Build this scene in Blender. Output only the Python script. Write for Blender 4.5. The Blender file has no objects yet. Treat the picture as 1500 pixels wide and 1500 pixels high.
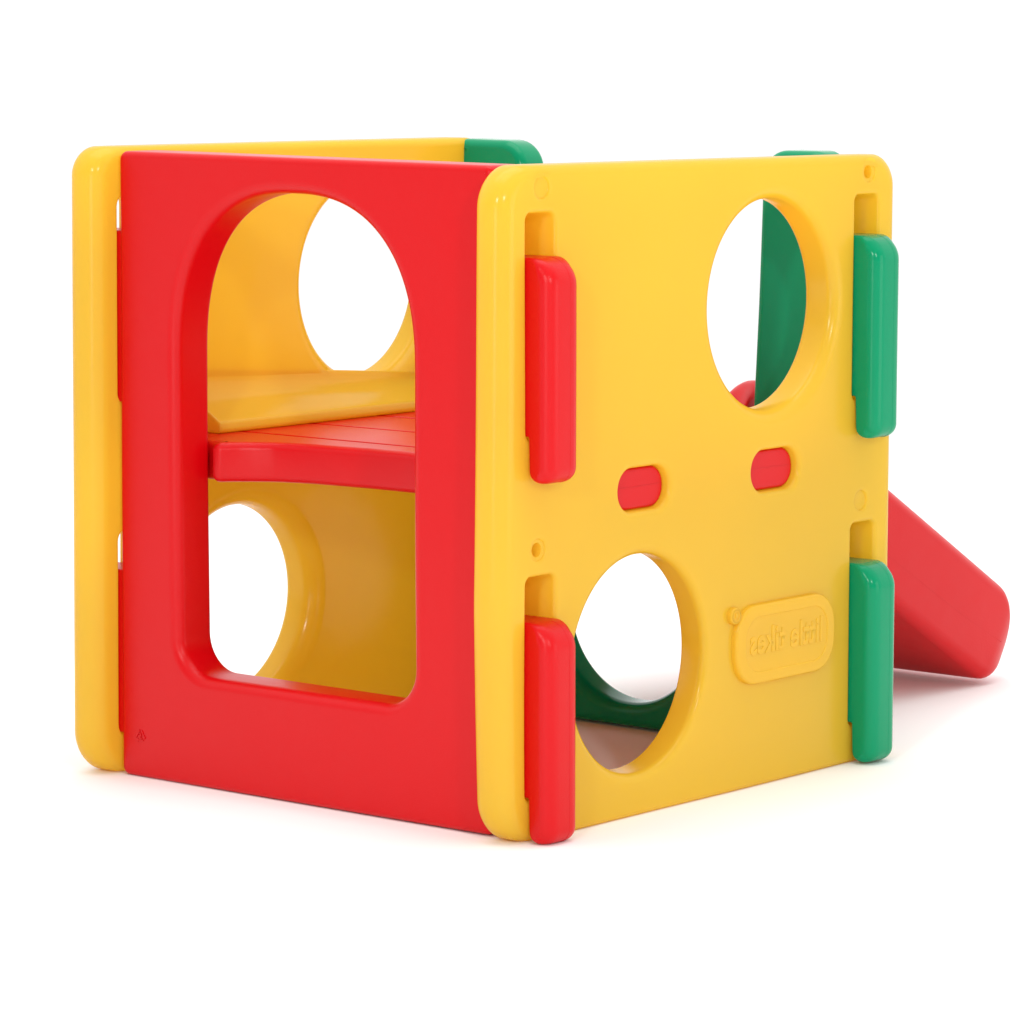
import bpy, bmesh, math, random
from mathutils import Vector, noise
from mathutils.geometry import delaunay_2d_cdt

sc = bpy.context.scene
R = math.radians
C = sc.collection

# ------------------------------------------------------------------ camera
cam_d = bpy.data.cameras.new('camera'); cam = bpy.data.objects.new('camera', cam_d); C.objects.link(cam)
cam.location = (-3.9099, -3.5328, 1.194)
cam.rotation_euler = (math.pi/2 - 0.1309, 0, 0.7256 - math.pi/2)
cam_d.sensor_width = 36; cam_d.lens = 5394.3/1500*36
cam_d.clip_start = .05; cam_d.clip_end = 1000
sc.camera = cam

# ------------------------------------------------------------------ studio light
w = bpy.data.worlds.new('World'); sc.world = w; w.use_nodes = True
bg = w.node_tree.nodes['Background']; bg.inputs[1].default_value = 1
# the lit white studio: bright behind the toy and overhead, dimmer behind the camera
_n = w.node_tree.nodes; _l = w.node_tree.links
_tc = _n.new('ShaderNodeTexCoord'); _dp = _n.new('ShaderNodeVectorMath'); _dp.operation = 'DOT_PRODUCT'
_dp.inputs[1].default_value = (.60, .52, .61); _l.new(_tc.outputs['Generated'], _dp.inputs[0])
_mr = _n.new('ShaderNodeMapRange'); _mr.interpolation_type = 'SMOOTHSTEP'
_mr.inputs['From Min'].default_value = -.6; _mr.inputs['From Max'].default_value = .5
_mr.inputs['To Min'].default_value = .32; _mr.inputs['To Max'].default_value = 1.34
_l.new(_dp.outputs['Value'], _mr.inputs['Value']); _l.new(_mr.outputs['Result'], bg.inputs[0])
CEN = Vector((.5, .4, .5))
def softbox(name, loc, size, power, tgt=CEN, sy=None):
    d = bpy.data.lights.new(name, 'AREA'); d.shape = 'RECTANGLE'; d.size = size; d.size_y = sy or size
    d.energy = power; d.color = (1, .985, .96)
    o = bpy.data.objects.new(name, d); C.objects.link(o); o.location = loc
    o.rotation_euler = (Vector(tgt) - Vector(loc)).to_track_quat('-Z', 'Y').to_euler()
    return o
softbox('left_flash', (-4.9, -2.3, 2.7), .36, 78)
softbox('right_flash', (-2.5, -4.6, 2.7), .36, 66)
softbox('right_fill', (1.6, -4.6, 1.0), 2.2, 30, (.6, 0, .3))  # added fill light to brighten the near yellow panel, mostly low down
softbox('low_fill', (-4.7, -1.7, .65), 1.0, 15, (.5, .83, .3))  # added fill aimed through the arch to lift the lower interior
softbox('overhead_fill', (.4, .4, 5), 4, 110, (.5, .4, 0))  # added top fill that pushes the floor to white
sc.view_settings.view_transform = 'Standard'; sc.view_settings.look = 'None'
sc.view_settings.exposure = -0.05; sc.view_settings.gamma = 1
sc.render.engine = 'CYCLES'
sc.cycles.max_bounces = 12; sc.cycles.diffuse_bounces = 8; sc.cycles.glossy_bounces = 6

# ------------------------------------------------------------------ materials
def plastic(name, col, rough=.36, grain=.12, spec=.30, trans=0.):
    m = bpy.data.materials.new(name); m.use_nodes = True
    n = m.node_tree.nodes; l = m.node_tree.links; b = n['Principled BSDF']
    b.inputs['Base Color'].default_value = (*col, 1); b.inputs['Specular IOR Level'].default_value = spec
    tc = n.new('ShaderNodeTexCoord')
    def nz(scale, det=3, ro=.5):
        t = n.new('ShaderNodeTexNoise'); t.inputs['Scale'].default_value = scale
        t.inputs['Detail'].default_value = det; t.inputs['Roughness'].default_value = ro
        l.new(tc.outputs['Object'], t.inputs['Vector']); return t
    # slow colour drift of the pigment
    a = nz(3.2, 4); mx = n.new('ShaderNodeMix'); mx.data_type = 'RGBA'; mx.blend_type = 'MULTIPLY'
    cr = n.new('ShaderNodeValToRGB'); cr.color_ramp.elements[0].position = .3; cr.color_ramp.elements[1].position = .72
    cr.color_ramp.elements[0].color = (.985, .975, .975, 1); cr.color_ramp.elements[1].color = (1, 1, 1, 1)
    l.new(a.outputs['Fac'], cr.inputs['Fac']); mx.inputs['Factor'].default_value = 1
    mx.inputs['A'].default_value = (*col, 1); l.new(cr.outputs['Color'], mx.inputs['B'])
    l.new(mx.outputs['Result'], b.inputs['Base Color'])
    # roughness mottling with a few rubbed patches
    rr = nz(5, 3, .5); mr = n.new('ShaderNodeMapRange'); mr.inputs['From Min'].default_value = .3; mr.inputs['From Max'].default_value = .7
    mr.inputs['To Min'].default_value = rough - .02; mr.inputs['To Max'].default_value = rough + .04
    l.new(rr.outputs['Fac'], mr.inputs['Value']); l.new(mr.outputs['Result'], b.inputs['Roughness'])
    # moulded texture: soft waves, fine grain
    g = nz(520, 2); s = nz(9, 2)
    b1 = n.new('ShaderNodeBump'); b1.inputs['Strength'].default_value = .38; b1.inputs['Distance'].default_value = .004
    b2 = n.new('ShaderNodeBump'); b2.inputs['Strength'].default_value = grain; b2.inputs['Distance'].default_value = .0006
    l.new(s.outputs['Fac'], b1.inputs['Height']); l.new(g.outputs['Fac'], b2.inputs['Height'])
    l.new(b1.outputs['Normal'], b2.inputs['Normal']); l.new(b2.outputs['Normal'], b.inputs['Normal'])
    if trans:                        # thin moulded walls let some light through
        tr = n.new('ShaderNodeBsdfTranslucent'); ms = n.new('ShaderNodeMixShader'); ms.inputs[0].default_value = trans
        l.new(mx.outputs['Result'], tr.inputs['Color']); l.new(b2.outputs['Normal'], tr.inputs['Normal'])
        out = n['Material Output']; l.new(b.outputs[0], ms.inputs[1]); l.new(tr.outputs[0], ms.inputs[2]); l.new(ms.outputs[0], out.inputs['Surface'])
    return m
YEL = plastic('yellow_plastic', (.935, .672, .060), .18, .08, .38, .48)
RED = plastic('red_plastic', (.64, .001, .004), .305, .42, .28, .05)
GRN = plastic('green_plastic', (.0, .275, .122), .17, .06, .22, 0)
fl = bpy.data.materials.new('white_floor'); fl.use_nodes = True
fb = fl.node_tree.nodes['Principled BSDF']; fb.inputs['Base Color'].default_value = (.93, .93, .93, 1)
fb.inputs['Roughness'].default_value = .8; fb.inputs['Specular IOR Level'].default_value = .1

# ------------------------------------------------------------------ cube frame -> world
def S(u, v, z):                       # the climber stands very slightly out of square
    return Vector((u + .053 - .058*v, v, z))

# ------------------------------------------------------------------ 2-D shapes (lists of Vector, counter-clockwise)
def V2(a, b): return Vector((a, b))
def resample(pts, step):
    out = []
    n = len(pts)
    for i in range(n):
        a, b = pts[i], pts[(i+1) % n]; L = (b-a).length
        k = max(1, int(math.ceil(L/step)))
        for j in range(k): out.append(a.lerp(b, j/k))
    return out
def circle(c, r, n=128, ry=None):
    ry = ry or r
    return [V2(c[0]+r*math.cos(2*math.pi*i/n), c[1]+ry*math.sin(2*math.pi*i/n)) for i in range(n)]
def rpoly(corners, seg=10, step=.02):
    """polygon with a radius on each corner: (x, y, r)"""
    out = []; n = len(corners)
    for i in range(n):
        p0 = V2(*corners[i-1][:2]); p1 = V2(*corners[i][:2]); p2 = V2(*corners[(i+1) % n][:2]); r = corners[i][2]
        a = (p0-p1).normalized(); b = (p2-p1).normalized()
        if r <= 1e-6: out.append(p1); continue
        ang = math.acos(max(-1, min(1, a.dot(b)))); t = r/math.tan(ang/2)
        s = p1+a*t; e = p1+b*t; bis = (a+b).normalized(); ctr = p1+bis*(r/math.sin(ang/2))
        a0 = math.atan2(*(s-ctr).yx); a1 = math.atan2(*(e-ctr).yx); d = (a1-a0+math.pi) % (2*math.pi)-math.pi
        for k in range(seg+1):
            t_ = a0+d*k/seg; out.append(ctr+V2(math.cos(t_), math.sin(t_))*r)
    q = [out[0]]
    for p in out[1:]:
        if (p-q[-1]).length > 1e-6: q.append(p)
    if (q[0]-q[-1]).length < 1e-6: q.pop()
    return resample(q, step)
def rrect(x0, y0, x1, y1, r, seg=10, step=.02): return rpoly([(x0, y0, r), (x1, y0, r), (x1, y1, r), (x0, y1, r)], seg, step)
def area(p): return sum(p[i].x*p[(i+1) % len(p)].y-p[(i+1) % len(p)].x*p[i].y for i in range(len(p)))/2
def normals(p):                      # outward for ccw
    n = len(p); o = []
    for i in range(n):
        e1 = (p[i]-p[i-1]).normalized(); e2 = (p[(i+1) % n]-p[i]).normalized()
        t = (e1+e2).normalized(); m = V2(t.y, -t.x); c = max(.4, m.dot(V2(e1.y, -e1.x))); o.append(m/c)
    return o
def inside(p, poly):
    c = False; n = len(poly); j = n-1; x, y = p
    for i in range(n):
        xi, yi = poly[i]; xj, yj = poly[j]
        if (yi > y) != (yj > y) and x < (xj-xi)*(y-yi)/(yj-yi)+xi: c = not c
        j = i
    return c

# ------------------------------------------------------------------ moulded slab builder
def arc(r, n=8): return [(1-math.sin(k/n*math.pi/2), 1-math.cos(k/n*math.pi/2)) for k in range(n+1)]   # (inset, depth) * r
def fill(bm, loops, holes, place, d, grid, nrm_amp):
    pts = []; edges = []
    for lp in [loops]+holes:
        s = len(pts); pts += [V2(*p) for p in lp]; edges += [(s+i, s+(i+1) % len(lp)) for i in range(len(lp))]
    if grid:
        x0 = min(p.x for p in loops); x1 = max(p.x for p in loops); y0 = min(p.y for p in loops); y1 = max(p.y for p in loops)
        bnd = list(pts); j = 0; y = y0+grid/2
        cell = {}
        for b in bnd: cell.setdefault((int(b.x//grid), int(b.y//grid)), []).append(b)
        while y < y1:
            x = x0+grid*(.5 if j % 2 else 1)
            while x < x1:
                p = V2(x, y); ci, cj = int(x//grid), int(y//grid); ok = True
                for a in (-1, 0, 1):
                    for b in (-1, 0, 1):
                        for qq in cell.get((ci+a, cj+b), ()):
                            if (qq-p).length < grid*.45: ok = False
                if ok and inside(p, loops) and not any(inside(p, h) for h in holes): pts.append(p)
                x += grid
            y += grid*.87; j += 1
    vs, es, fs, *_ = delaunay_2d_cdt(pts, edges, [], 0, 1e-7)
    bv = [bm.verts.new(place(v.x, v.y, d)) for v in vs]
    for f in fs:
        c = sum((vs[i] for i in f), V2(0, 0))/len(f)
        if len(f) == 3:
            A_, B_, C_ = (vs[i] for i in f); lm = max((A_-B_).length, (B_-C_).length, (C_-A_).length)
            if abs((B_-A_).cross(C_-A_))/lm < 1e-5: continue
        if inside(c, loops) and not any(inside(c, h) for h in holes):
            try: bm.faces.new([bv[i] for i in f])
            except ValueError: pass
    for v in bv:
        if not v.link_faces: bm.verts.remove(v)
def rings(bm, base, nr, prof, place, sign, back=None, T=1):
    """prof: list of (fn or value e, d); sign +1 = offset away from the loop's inside (holes), -1 = inset (outline)"""
    prev = None; allr = []
    for e, d in prof:
        pts = [p+n*sign*(e(p) if callable(e) else e) for p, n in zip(base, nr)]
        dd = [d(p) if callable(d) else d for p in base]
        if back: pts = [p+(q-b)*(dd[0]/T) for p, q, b in zip(pts, back, base)]
        ring = [bm.verts.new(place(p.x, p.y, q)) for p, q in zip(pts, dd)]
        if prev:
            n = len(ring)
            for i in range(n): bm.faces.new((prev[i], prev[(i+1) % n], ring[(i+1) % n], ring[i]))
        prev = ring; allr.append(pts)
    return allr
def slab(outline, T, place, r=.02, rb=None, holes=(), recess=(), grid=.03, seg=8):
    """holes: (loop, r_front, r_back); recess: (loop, r, depth)"""
    bm = bmesh.new()
    rf = r if callable(r) else (lambda p, r=r: r)
    rbf = rf if rb is None else (rb if callable(rb) else (lambda p, rb=rb: rb))
    if area(outline) < 0: outline = outline[::-1]
    nr = normals(outline)
    prof = [(lambda p: rf(p)+.003, 0.)]
    for a, d in arc(1, seg): prof.append((lambda p, a=a: rf(p)*a, lambda p, d=d: rf(p)*d))
    for a, d in reversed(arc(1, seg)): prof.append((lambda p, a=a: rbf(p)*a, lambda p, d=d: T-rbf(p)*d))
    prof.append((lambda p: rbf(p)+.003, T))
    rg = rings(bm, outline, nr, prof, place, -1)
    of, ob = rg[0], rg[-1]; hf = []; hb = []
    for lp, r1, r2, *back in holes:
        if area(lp) < 0: lp = lp[::-1]
        pf = [(r1+.003, 0.)]+[(r1*a, r1*d) for a, d in arc(1, seg)]
        pf += [(r2*a, T-r2*d) for a, d in reversed(arc(1, seg))]+[(r2+.003, T)]
        g = rings(bm, lp, normals(lp), pf, place, 1, back[0] if back else None, T); hf.append(g[0]); hb.append(g[-1])
    for lp, r1, dep, *inner in recess:
        if area(lp) < 0: lp = lp[::-1]
        r2 = min(r1*.6, dep*.45)
        q = min(r1, dep*.5)
        pf = [(r1+.002, 0.)]+[(r1*a, q*d) for a, d in arc(1, 5)]+[(-r2*a, dep-r2*d) for a, d in reversed(arc(1, 4))]
        g = rings(bm, lp, normals(lp), pf, place, 1); hf.append(g[0])
        if inner:                    # a deeper hole in the recess floor
            l2, r3, d2 = inner
            pf = [(r3*a, dep+r3*d) for a, d in arc(1, 4)]+[(0, dep+d2-.001), (-.001, dep+d2)]
            h = rings(bm, l2, normals(l2), pf, place, 1)
            fill(bm, g[-1], [h[0]], place, dep, None, 0); fill(bm, h[-1], [], place, dep+d2, None, 0)
        else: fill(bm, g[-1], [], place, dep, None, 0)
    fill(bm, of, hf, place, 0., grid, 0); fill(bm, ob, hb, place, T, grid, 0)
    bmesh.ops.remove_doubles(bm, verts=bm.verts, dist=2e-6)
    return bm
def finish(name, bm, mat, parent=None, warp=.0, smooth=True, seed=0):
    bmesh.ops.recalc_face_normals(bm, faces=bm.faces)
    if warp:                         # uneven wall of a blow-moulded shell
        for v in bm.verts:
            p = v.co*2.3+Vector((seed*7.1, 0, 0))
            v.co += Vector((noise.noise(p), noise.noise(p+Vector((9, 3, 1))), 0))*warp
    me = bpy.data.meshes.new(name); bm.to_mesh(me); bm.free()
    if smooth: me.polygons.foreach_set('use_smooth', [True]*len(me.polygons))
    me.materials.append(mat); o = bpy.data.objects.new(name, me); C.objects.link(o)
    if parent: o.parent = parent
    me.update(); return o

FZ = -.006
# ------------------------------------------------------------------ the setting
bm = bmesh.new()
bmesh.ops.create_grid(bm, x_segments=2, y_segments=2, size=150)
bmesh.ops.translate(bm, verts=bm.verts, vec=(0, 0, FZ))
floor = finish('floor', bm, fl, smooth=False); floor['kind'] = 'structure'

# ------------------------------------------------------------------ the climber
gym = bpy.data.objects.new('climbing_cube', None); C.objects.link(gym); gym.location = (0, 0, 0)
gym['label'] = 'plastic toddler climbing cube with red, yellow and green panels and a red slide'
gym['category'] = 'climbing frame'

TH = .063; W = .977; VL = .830                 # wall thickness, length of a yellow panel, inner face of the far one
GI = .866                                       # inner face of the green end panel
SLOTS = [(.052, .117), (.855, .920)]
def sidepanel_outline(top_r=.992):
    return rpoly([(0, FZ, .068), (W, FZ, .055), (W, top_r-.003, .052), (0, top_r+.004, .062), (-.009, .35, 1.2)], 14, .012)
def rr_side(p):
    x = max(0., min(p.x, W-p.x)); e = max(0., min(1., x/.10)); e = e*e*(3-2*e)
    return .030*(1-e)+(.013 if p.y > .5 else .009)*e
def slots_loops(nar=0, r=.012):
    out = []
    for a, b in SLOTS:
        b -= nar
        for z0, z1 in ((.594, .926), (.056, .391)): out.append(rrect(a, z0, b, z1, r, 8, .01))
    return out

# --- near yellow side panel
def P_near(a, b, d): return S(a, d, b)
UH = (.645, .765); LH = (.335, .241); HR = .160
peg_z = (.466, .532); PEGS = [(.2645, .385), (.589, .711)]
hol = [(circle((.644, .761), .160, 160, .1665), .020, .012), (circle((.315, .2290), .155, 160, .1690), .014, .010, circle((.331, .2290), .160, 160, .1700))]
hol += [(l, .007, .006) for l in slots_loops()]
hol += [(rrect(a, peg_z[0], b, peg_z[1], .0325, 12, .01), .009, .004) for a, b in PEGS]
dim = [(.087, .9625, .0165, 0), (.892, .962, .0165, 1), (.0775, .4305, .0165, 1), (.881, .4275, .0165, 0)]
rec = [(circle((x, y), r, 40), .006, .0045 if k == 0 else .0035) for x, y, r, k in dim if k == 0]
rec += [(circle((x, y), .0165, 40), .005, .0035, circle((x, y), .0105, 32), .0012, .02) for x, y, r, k in dim if k == 1]
near = finish('side_panel', slab(sidepanel_outline(), TH, P_near, rr_side, None, hol, rec, .028), YEL, gym, .0024, True, 1)

# --- far yellow side panel, seen from inside
def P_far(a, b, d): return S(a, VL+d*1.06+.004-.014*b, b+.004*b)
hol = [(circle((.639, .7615), HR, 160, .165), .032, .014), (circle(LH, HR, 160, .162), .030, .014)]
hol += [(l, .006, .007) for l in slots_loops(.003, .018)]
far = finish('side_panel', slab(rpoly([(0, FZ, .07), (W, FZ, .06), (W, .998, .10), (0, 1.003, .045)], 14, .012), TH, P_far, rr_side, None, hol, [], .028), YEL, gym, .0012, True, 2)

# ledge moulded on the far panel, lying on the deck
def tube_profile(bm, prof, stations, place):
    prev = None; first = None
    for s in stations:
        ring = [bm.verts.new(place(s, p)) for p in prof]
        if prev:
            n = len(ring)
            for i in range(n): bm.faces.new((prev[i], prev[(i+1) % n], ring[(i+1) % n], ring[i]))
        else: first = ring
        prev = ring
    bm.faces.new(first); bm.faces.new(prev[::-1])
DZ = .540
lp = rpoly([(.7555, DZ+.001, .007), (.852, DZ+.001, .007), (.852, .640, .007), (.8272, .645, .004), (.822, .601, .065), (.7585, .5585, .010)], 6, .012)
lp = lp if area(lp) > 0 else lp[::-1]
def ledge_place(a, b, d):
    t = max(0., min(1., (d-.02)/.33)); t = t*t*(3-2*t)
    return S(.205+d, a, b if b < .56 else .56+(b-.56)*(1-.57*t))
ledge = finish('ledge', slab(lp, .60, ledge_place, .0035, None, [], [], None, 4), YEL, far, 0)

# --- red end panel with the arch
RO = .050
def arch(v0=.218, v1=.700, zb=.172, zc=.680, b=.262, ex=2.42, rc=.060):
    vc = (v0+v1)/2; a = (v1-v0)/2; pts = []
    for k in range(0, 97):
        t = math.pi*k/96; c, s = math.cos(t), math.sin(t)
        pts.append(V2(vc+a*math.copysign(abs(c)**(2/ex), c), zc+b*abs(s)**(2/ex)))
    n = 12
    for k in range(1, 30): pts.append(V2(v0, zc+(zb+rc-zc)*k/30))
    for k in range(n+1): t = math.pi+math.pi/2*k/n; pts.append(V2(v0+rc+rc*math.cos(t), zb+rc+rc*math.sin(t)))
    for k in range(1, 20): pts.append(V2(v0+rc+(v1-v0-2*rc)*k/20, zb))
    for k in range(n+1): t = 1.5*math.pi+math.pi/2*k/n; pts.append(V2(v1-rc+rc*math.cos(t), zb+rc+rc*math.sin(t)))
    for k in range(1, 30): pts.append(V2(v1, zb+rc+(zc-zb-rc)*k/30))
    q = [pts[0]]
    for p in pts[1:]:
        if (p-q[-1]).length > 2.5e-3: q.append(p)
    if (q[0]-q[-1]).length < 2.5e-3: q.pop()
    return q
def P_red(a, b, d): return S(RO+d, a, b)
v0, v1 = TH+.001, VL+.001
redout = rpoly([(v0, FZ+.002, .014), (v1-.002, FZ, .014), (v1-.011, 1.0, .014), (v0, .994, .012)], 6, .015)
def sag(p): return p
RT = .076
redp = finish('end_panel', slab(redout, RT, P_red, lambda p: .009, None, [(arch(), .018, .010)], [], .028), RED, gym, .0026, True, 3)
redp['label'] = 'red end panel with a tall arched opening'

# --- connector tabs: one mesh each, hooked through the slots of the yellow panels
def tab(parent, mat, face_v, sgn, ua, ub, zlo, zhi, slot_lo, inner_v):
    """profile in (distance out of the face, z)"""
    k = .046 if sgn < 0 else .030; c1, c2 = (.022, .040) if sgn < 0 else (.010, .024)
    pr = rpoly([(-TH-.012, slot_lo+.006, .009), (.002, slot_lo+.006, .003), (.004, zlo, .0195 if sgn < 0 else .010), (k, zlo, c1), (k, zhi, c2), (-TH-.012, zhi, .009)], 10, .012)
    def pl(a, b, d):
        flare = .0035*max(0, min(1, a/.02))
        c = (ua+ub)/2; x = ua+d
        x = c+(x-c)*(1+flare/(.5*(ub-ua)))
        return S(x, face_v+sgn*a, b)
    def rr(p): return .004+(.0145 if sgn < 0 else .004)*max(0., min(1., (p.x-.006)/.028))
    tb = slab(pr, ub-ua, pl, rr, None, [], [], .02, 8)
    po = pr if area(pr) > 0 else pr[::-1]; prev = None     # parting line of the mould
    for p, n in zip(po, normals(po)):
        if p.x < .012: prev = None; continue
        ring = [tb.verts.new(pl(p.x+n.x*q, p.y+n.y*q, .040+w_)) for q, w_ in ((-.0006, -.0011), (.0005, 0), (-.0006, .0011))]
        if prev: [tb.faces.new((prev[i], prev[i+1], ring[i+1], ring[i])) for i in (0, 1)]
        prev = ring
    return finish('tab', tb, mat, parent, .0008, True, 5)
for mat, par, (a, b) in ((RED, redp, SLOTS[0]),):
    for zlo, zhi, sl in ((.532, .862, .594), (FZ, .325, .056)):
        tab(par, mat, 0., -1, a+.001, b-.001, zlo, zhi, sl, TH)
        tab(par, mat, VL+TH-.004, 1, a+.001, b-.004, max(zlo, .045), zhi+(.012 if zhi > .5 else .004), sl, TH)

# --- green end panel with the high notch for the slide and the round opening
def P_grn(a, b, d): return S(GI+d, a, b)
g0, g1 = TH+.001, VL+.003
gout = rpoly([(g0, FZ+.004, .018), (g1, FZ+.004, .018), (g1+.002, 1.001, .014), (.688, .999, .052), (.694, .50, .05), (.213, .50, .05), (.202, .74, .5), (.193, .994, .045), (g0, .994, .03)], 10, .015)
grn = finish('end_panel', slab(gout, TH, P_grn, .014, None, [(circle((.471, .196), .157, 128), .020, .014)], [], .03), GRN, gym, .0012, True, 4)
grn['label'] = 'green end panel with a deep notch at the top and a round opening below'
for zlo, zhi, sl in ((.532, .861, .594), (FZ+.003, .326, .056)):
    tab(grn, GRN, 0., -1, SLOTS[1][0]+.001, SLOTS[1][1]-.001, zlo, zhi, sl, TH)
    tab(grn, GRN, VL+TH-.004, 1, SLOTS[1][0]+.001, SLOTS[1][1]-.004, zlo, zhi, sl, TH)

# --- red deck
def P_deck(a, b, d): return S(a, b, DZ-d)
d0, d1 = TH+.001, VL-.002
dk = []
fr = []
for k in range(0, 41):                       # bowed front edge, from the far side to the near side
    v = d1+(d0-d1)*k/40
    tb = [(.0, .190), (.35, .194), (.44, .193), (.55, .182), (.605, .166), (.65, .134), (.685, .094)]
    for (a0, b0), (a1, b1) in zip(tb, tb[1:]):
        if a0 <= v <= a1: fr.append((b0+(b1-b0)*(v-a0)/(a1-a0), v))
    if v > .685: fr.append((.131, v))
dk = [V2(a, b) for a, b in fr]
dk = resample(dk+[V2(GI-.004, d0), V2(GI-.004, d1)], .02)
gro = [(rrect(x-.0042, d0+.02, x+.0042, d1-.02, .003, 3, .05), .0026, .007) for x in (.262, .426, .590, .754)]
deck = finish('deck', slab(dk, .064, P_deck, .013, .012, [], gro, .04, 5), RED, gym, 0)
for a, b in PEGS:                            # deck tongues showing in the oval slots
    def P_peg(x, y, d): return S(x, .012+d, y)
    tg = slab(rrect(a+.002, peg_z[0]+.001, b-.002, peg_z[1]-.001, .030, 10, .01), .07, P_peg, .005, .002, [], [], .012, 5)
    zc = (peg_z[0]+peg_z[1])/2+.003; xs = [a+.006+(b-a-.012)*k/24 for k in range(25)]; pv = None
    for x in xs:                             # parting line of the mould
        zz = zc+.0012*noise.noise(Vector((x*60, a*9, 0)))
        rg = [tg.verts.new(S(x, .012+q, zz+h)) for q, h in ((.001, -.0009), (-.0009, 0), (.001, .0009))]
        if pv: [tg.faces.new((pv[i], pv[i+1], rg[i+1], rg[i])) for i in (0, 1)]
        pv = rg
    finish('tongue', tg, RED, deck, 0)

# --- slide: a trough swept down the slope
def slide_line(bm):
    prev = None
    for k in range(25):
        t = k/24; u = 1.18+(1.70-1.18)*t; z = .353+(.072-.353)*t+.004*math.sin(6*t)
        rg = [bm.verts.new(Vector((u, .238+q, z+h))) for q, h in ((.0006, -.001), (-.0005, 0), (.0006, .001))]
        if prev: [bm.faces.new((prev[i], prev[i+1], rg[i+1], rg[i])) for i in (0, 1)]
        prev = rg
def slide():
    bm = bmesh.new()
    va, vb = .238, .655; rw = .052
    # side profile in the cube frame (u', z): rail top and underside
    sl = math.atan(.598); cs, sn = math.cos(sl), math.sin(sl)
    O = Vector((.92, .626))                   # start of the rail top line
    L = 1.0
    H = .177; BED = .097
    stations = []
    n = 90
    Lx = .957
    for i in range(n+1):
        q = i/n; s = Lx*q
        stations.append(s)
    def prof(s):
        """returns (top, bed, bottom) offsets below the rail line, and the side inset"""
        top, bot, ins = 0., H, 0.
        e = Lx-s                               # distance to the tip
        mid = .122
        if e < .08: top = mid*(1-math.sqrt(max(0, 1-(1-e/.08)**2)))
        if e < .055: bot = mid+(H-mid)*math.sqrt(max(0, 1-(1-e/.055)**2))
        if e < .05: ins = .020*(1-math.sqrt(max(0, 1-(1-e/.05)**2)))
        f = s
        rf = .06
        if f < rf:
            k = math.sqrt(max(0, 1-(1-f/rf)**2)); mid = H*.5
            top = mid*(1-k); bot = mid+(H-mid)*k
        bed = min(max(top+.0, BED), bot-.012) if e > .16 else max(top, min(BED, top+(BED)*(e/.16)))
        bed = max(bed, top)
        hm = max(0., 1-abs(s-.06)/.16); top -= .003*hm*hm*(3-2*hm)
        return top, min(bed, bot), bot, ins
    prev = None; first = None
    ts = [math.sin((j/(n)-.5)*math.pi)*.5+.5 for j in range(n+1)]
    ss = sorted(set([round(Lx*q, 5) for q in ts]+[round(s, 5) for s in stations]))
    for s in ss:
        top, bed, bot, ins = prof(s)
        hh = bot-top
        if hh < 1e-4: hh = 1e-4; bot = top+hh; bed = min(bed, bot)
        a, b = va+ins, vb-ins
        # section points (v, h)
        pts = []
        ro = min(.024, hh*.45); rt = min(rw*.48, hh*.45)
        def fil(cx, cy, rx, ry, t0, t1, m=6):
            for k in range(m+1):
                t = t0+(t1-t0)*k/m; pts.append((cx+rx*math.cos(t), cy+ry*math.sin(t)))
        pi = math.pi
        fil(a+ro, bot-ro, ro, ro, pi/2, pi)           # bottom near corner
        fil(a+rt, top+rt, rt, rt, pi, 1.5*pi)         # rail top outer
        dpt = max(1e-4, bed-top); r3 = min(rw-rt, dpt*.5, .02)
        fil(a+rw-r3, top+r3, r3, r3, 1.5*pi, 2*pi)
        fil(a+rw+r3, bed-r3, r3, r3, pi, pi/2)
        fil(b-rw-r3, bed-r3, r3, r3, pi/2, 0)
        fil(b-rw+r3, top+r3, r3, r3, pi, 1.5*pi)
        fil(b-rt, top+rt, rt, rt, 1.5*pi, 2*pi)
        fil(b-ro, bot-ro, ro, ro, 0, pi/2)
        ring = []
        for v, h in pts:
            u = O.x+s*cs-h*sn; z = O.y-s*sn-h*cs
            ring.append(bm.verts.new(S(u, v, max(z, FZ+.0005))))
        if prev:
            m = len(ring)
            for i in range(m): bm.faces.new((prev[i], prev[(i+1) % m], ring[(i+1) % m], ring[i]))
        else: first = ring
        prev = ring
    bm.faces.new(first); bm.faces.new(prev[::-1])
    bmesh.ops.remove_doubles(bm, verts=bm.verts, dist=5e-5)
    slide_line(bm)
    return bm
sld = finish('slide', slide(), RED, gym, .0010, True, 6)
sld['label'] = 'short red slide with raised side rails'

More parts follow.
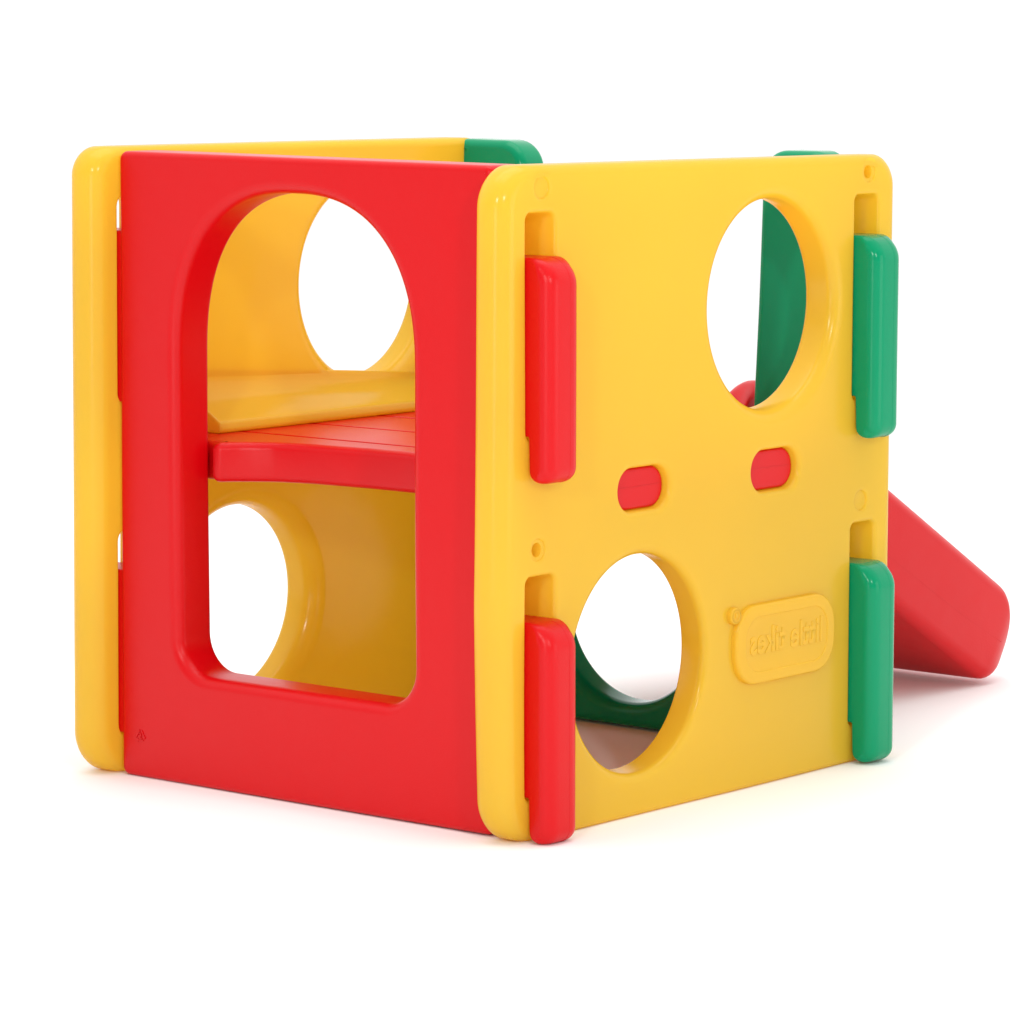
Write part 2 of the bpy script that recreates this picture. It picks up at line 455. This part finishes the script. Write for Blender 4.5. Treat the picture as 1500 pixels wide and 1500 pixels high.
# --- moulded nameplate with raised mirrored lettering
def text_bm(txt, size, offset=.0, extr=.001):
    cu = bpy.data.curves.new('t', 'FONT'); cu.body = txt; cu.size = size; cu.extrude = extr; cu.offset = offset
    cu.align_x = 'CENTER'; cu.align_y = 'CENTER'; cu.resolution_u = 4; cu.bevel_depth = .0003; cu.bevel_resolution = 1
    o = bpy.data.objects.new('t', cu); C.objects.link(o)
    me = bpy.data.meshes.new_from_object(o.evaluated_get(bpy.context.evaluated_depsgraph_get()))
    bpy.data.objects.remove(o); bpy.data.curves.remove(cu)
    b = bmesh.new(); b.from_mesh(me); bpy.data.meshes.remove(me); return b
def join(dst, src, f):
    m = {}
    for v in src.verts: m[v] = dst.verts.new(f(v.co))
    for fc in src.faces:
        try: dst.faces.new([m[v] for v in fc.verts])
        except ValueError: pass
    src.free()
def P_plate(a, b, d): return S(a, -.010+d, b)
plate = slab(rrect(.540, .162, .799, .289, .052, 14, .01), .014, P_plate, .0045, .001, [],
             [(rrect(.566, .181, .778, .270, .036, 12, .01), .003, .0018)], .02, 5)
bs = slab(circle((.540, .2775), .0135, 36), .014, lambda a, b, d: S(a, -.0098+d, b), .003, .001, [], [(circle((.540, .2775), .0085, 30), .0012, .0012)], None, 4)
join(plate, bs, lambda c: c.copy())
tb = text_bm('little tikes', .047, .0008, .0012)
join(plate, tb, lambda c: S(.672-c.x*1.03, -.0082-c.z*.72, .2285+c.y*1.25))
tb = text_bm('R', .011, .0003, .0006)
join(plate, tb, lambda c: S(.540-c.x, -.009-c.z, .2775+c.y))
finish('nameplate', plate, YEL, near, 0, True)

# --- recycling mark moulded into the red panel
bm = bmesh.new()
rc = V2(.786, .062)
for k in range(3):
    a0 = math.pi/2+k*2*math.pi/3
    A = V2(math.cos(a0), math.sin(a0))*.0135; B = V2(math.cos(a0+2*math.pi/3), math.sin(a0+2*math.pi/3))*.0135
    s = A.lerp(B, .20); e = A.lerp(B, .72); t = (B-A).normalized(); nn = V2(t.y, -t.x)
    pl = [s-nn*.0013, e-nn*.0013, e-nn*.0030, e+t*.0038, e+nn*.0030, e+nn*.0013, s+nn*.0013]
    fr_ = [bm.verts.new(P_red(rc.x+p.x, rc.y+p.y, -.0012)) for p in pl]; bk = [bm.verts.new(P_red(rc.x+p.x, rc.y+p.y, .001)) for p in pl]
    bm.faces.new(fr_); bm.faces.new(bk[::-1])
    for i in range(len(pl)): j = (i+1) % len(pl); bm.faces.new((fr_[i], fr_[j], bk[j], bk[i]))
join(bm, text_bm('2', .013, .0002, .0006), lambda c: P_red(rc.x-c.x, rc.y+c.y, -.0006-c.z))
finish('recycling_mark', bm, RED, redp, 0, False)
floor.data.materials[0] = fl
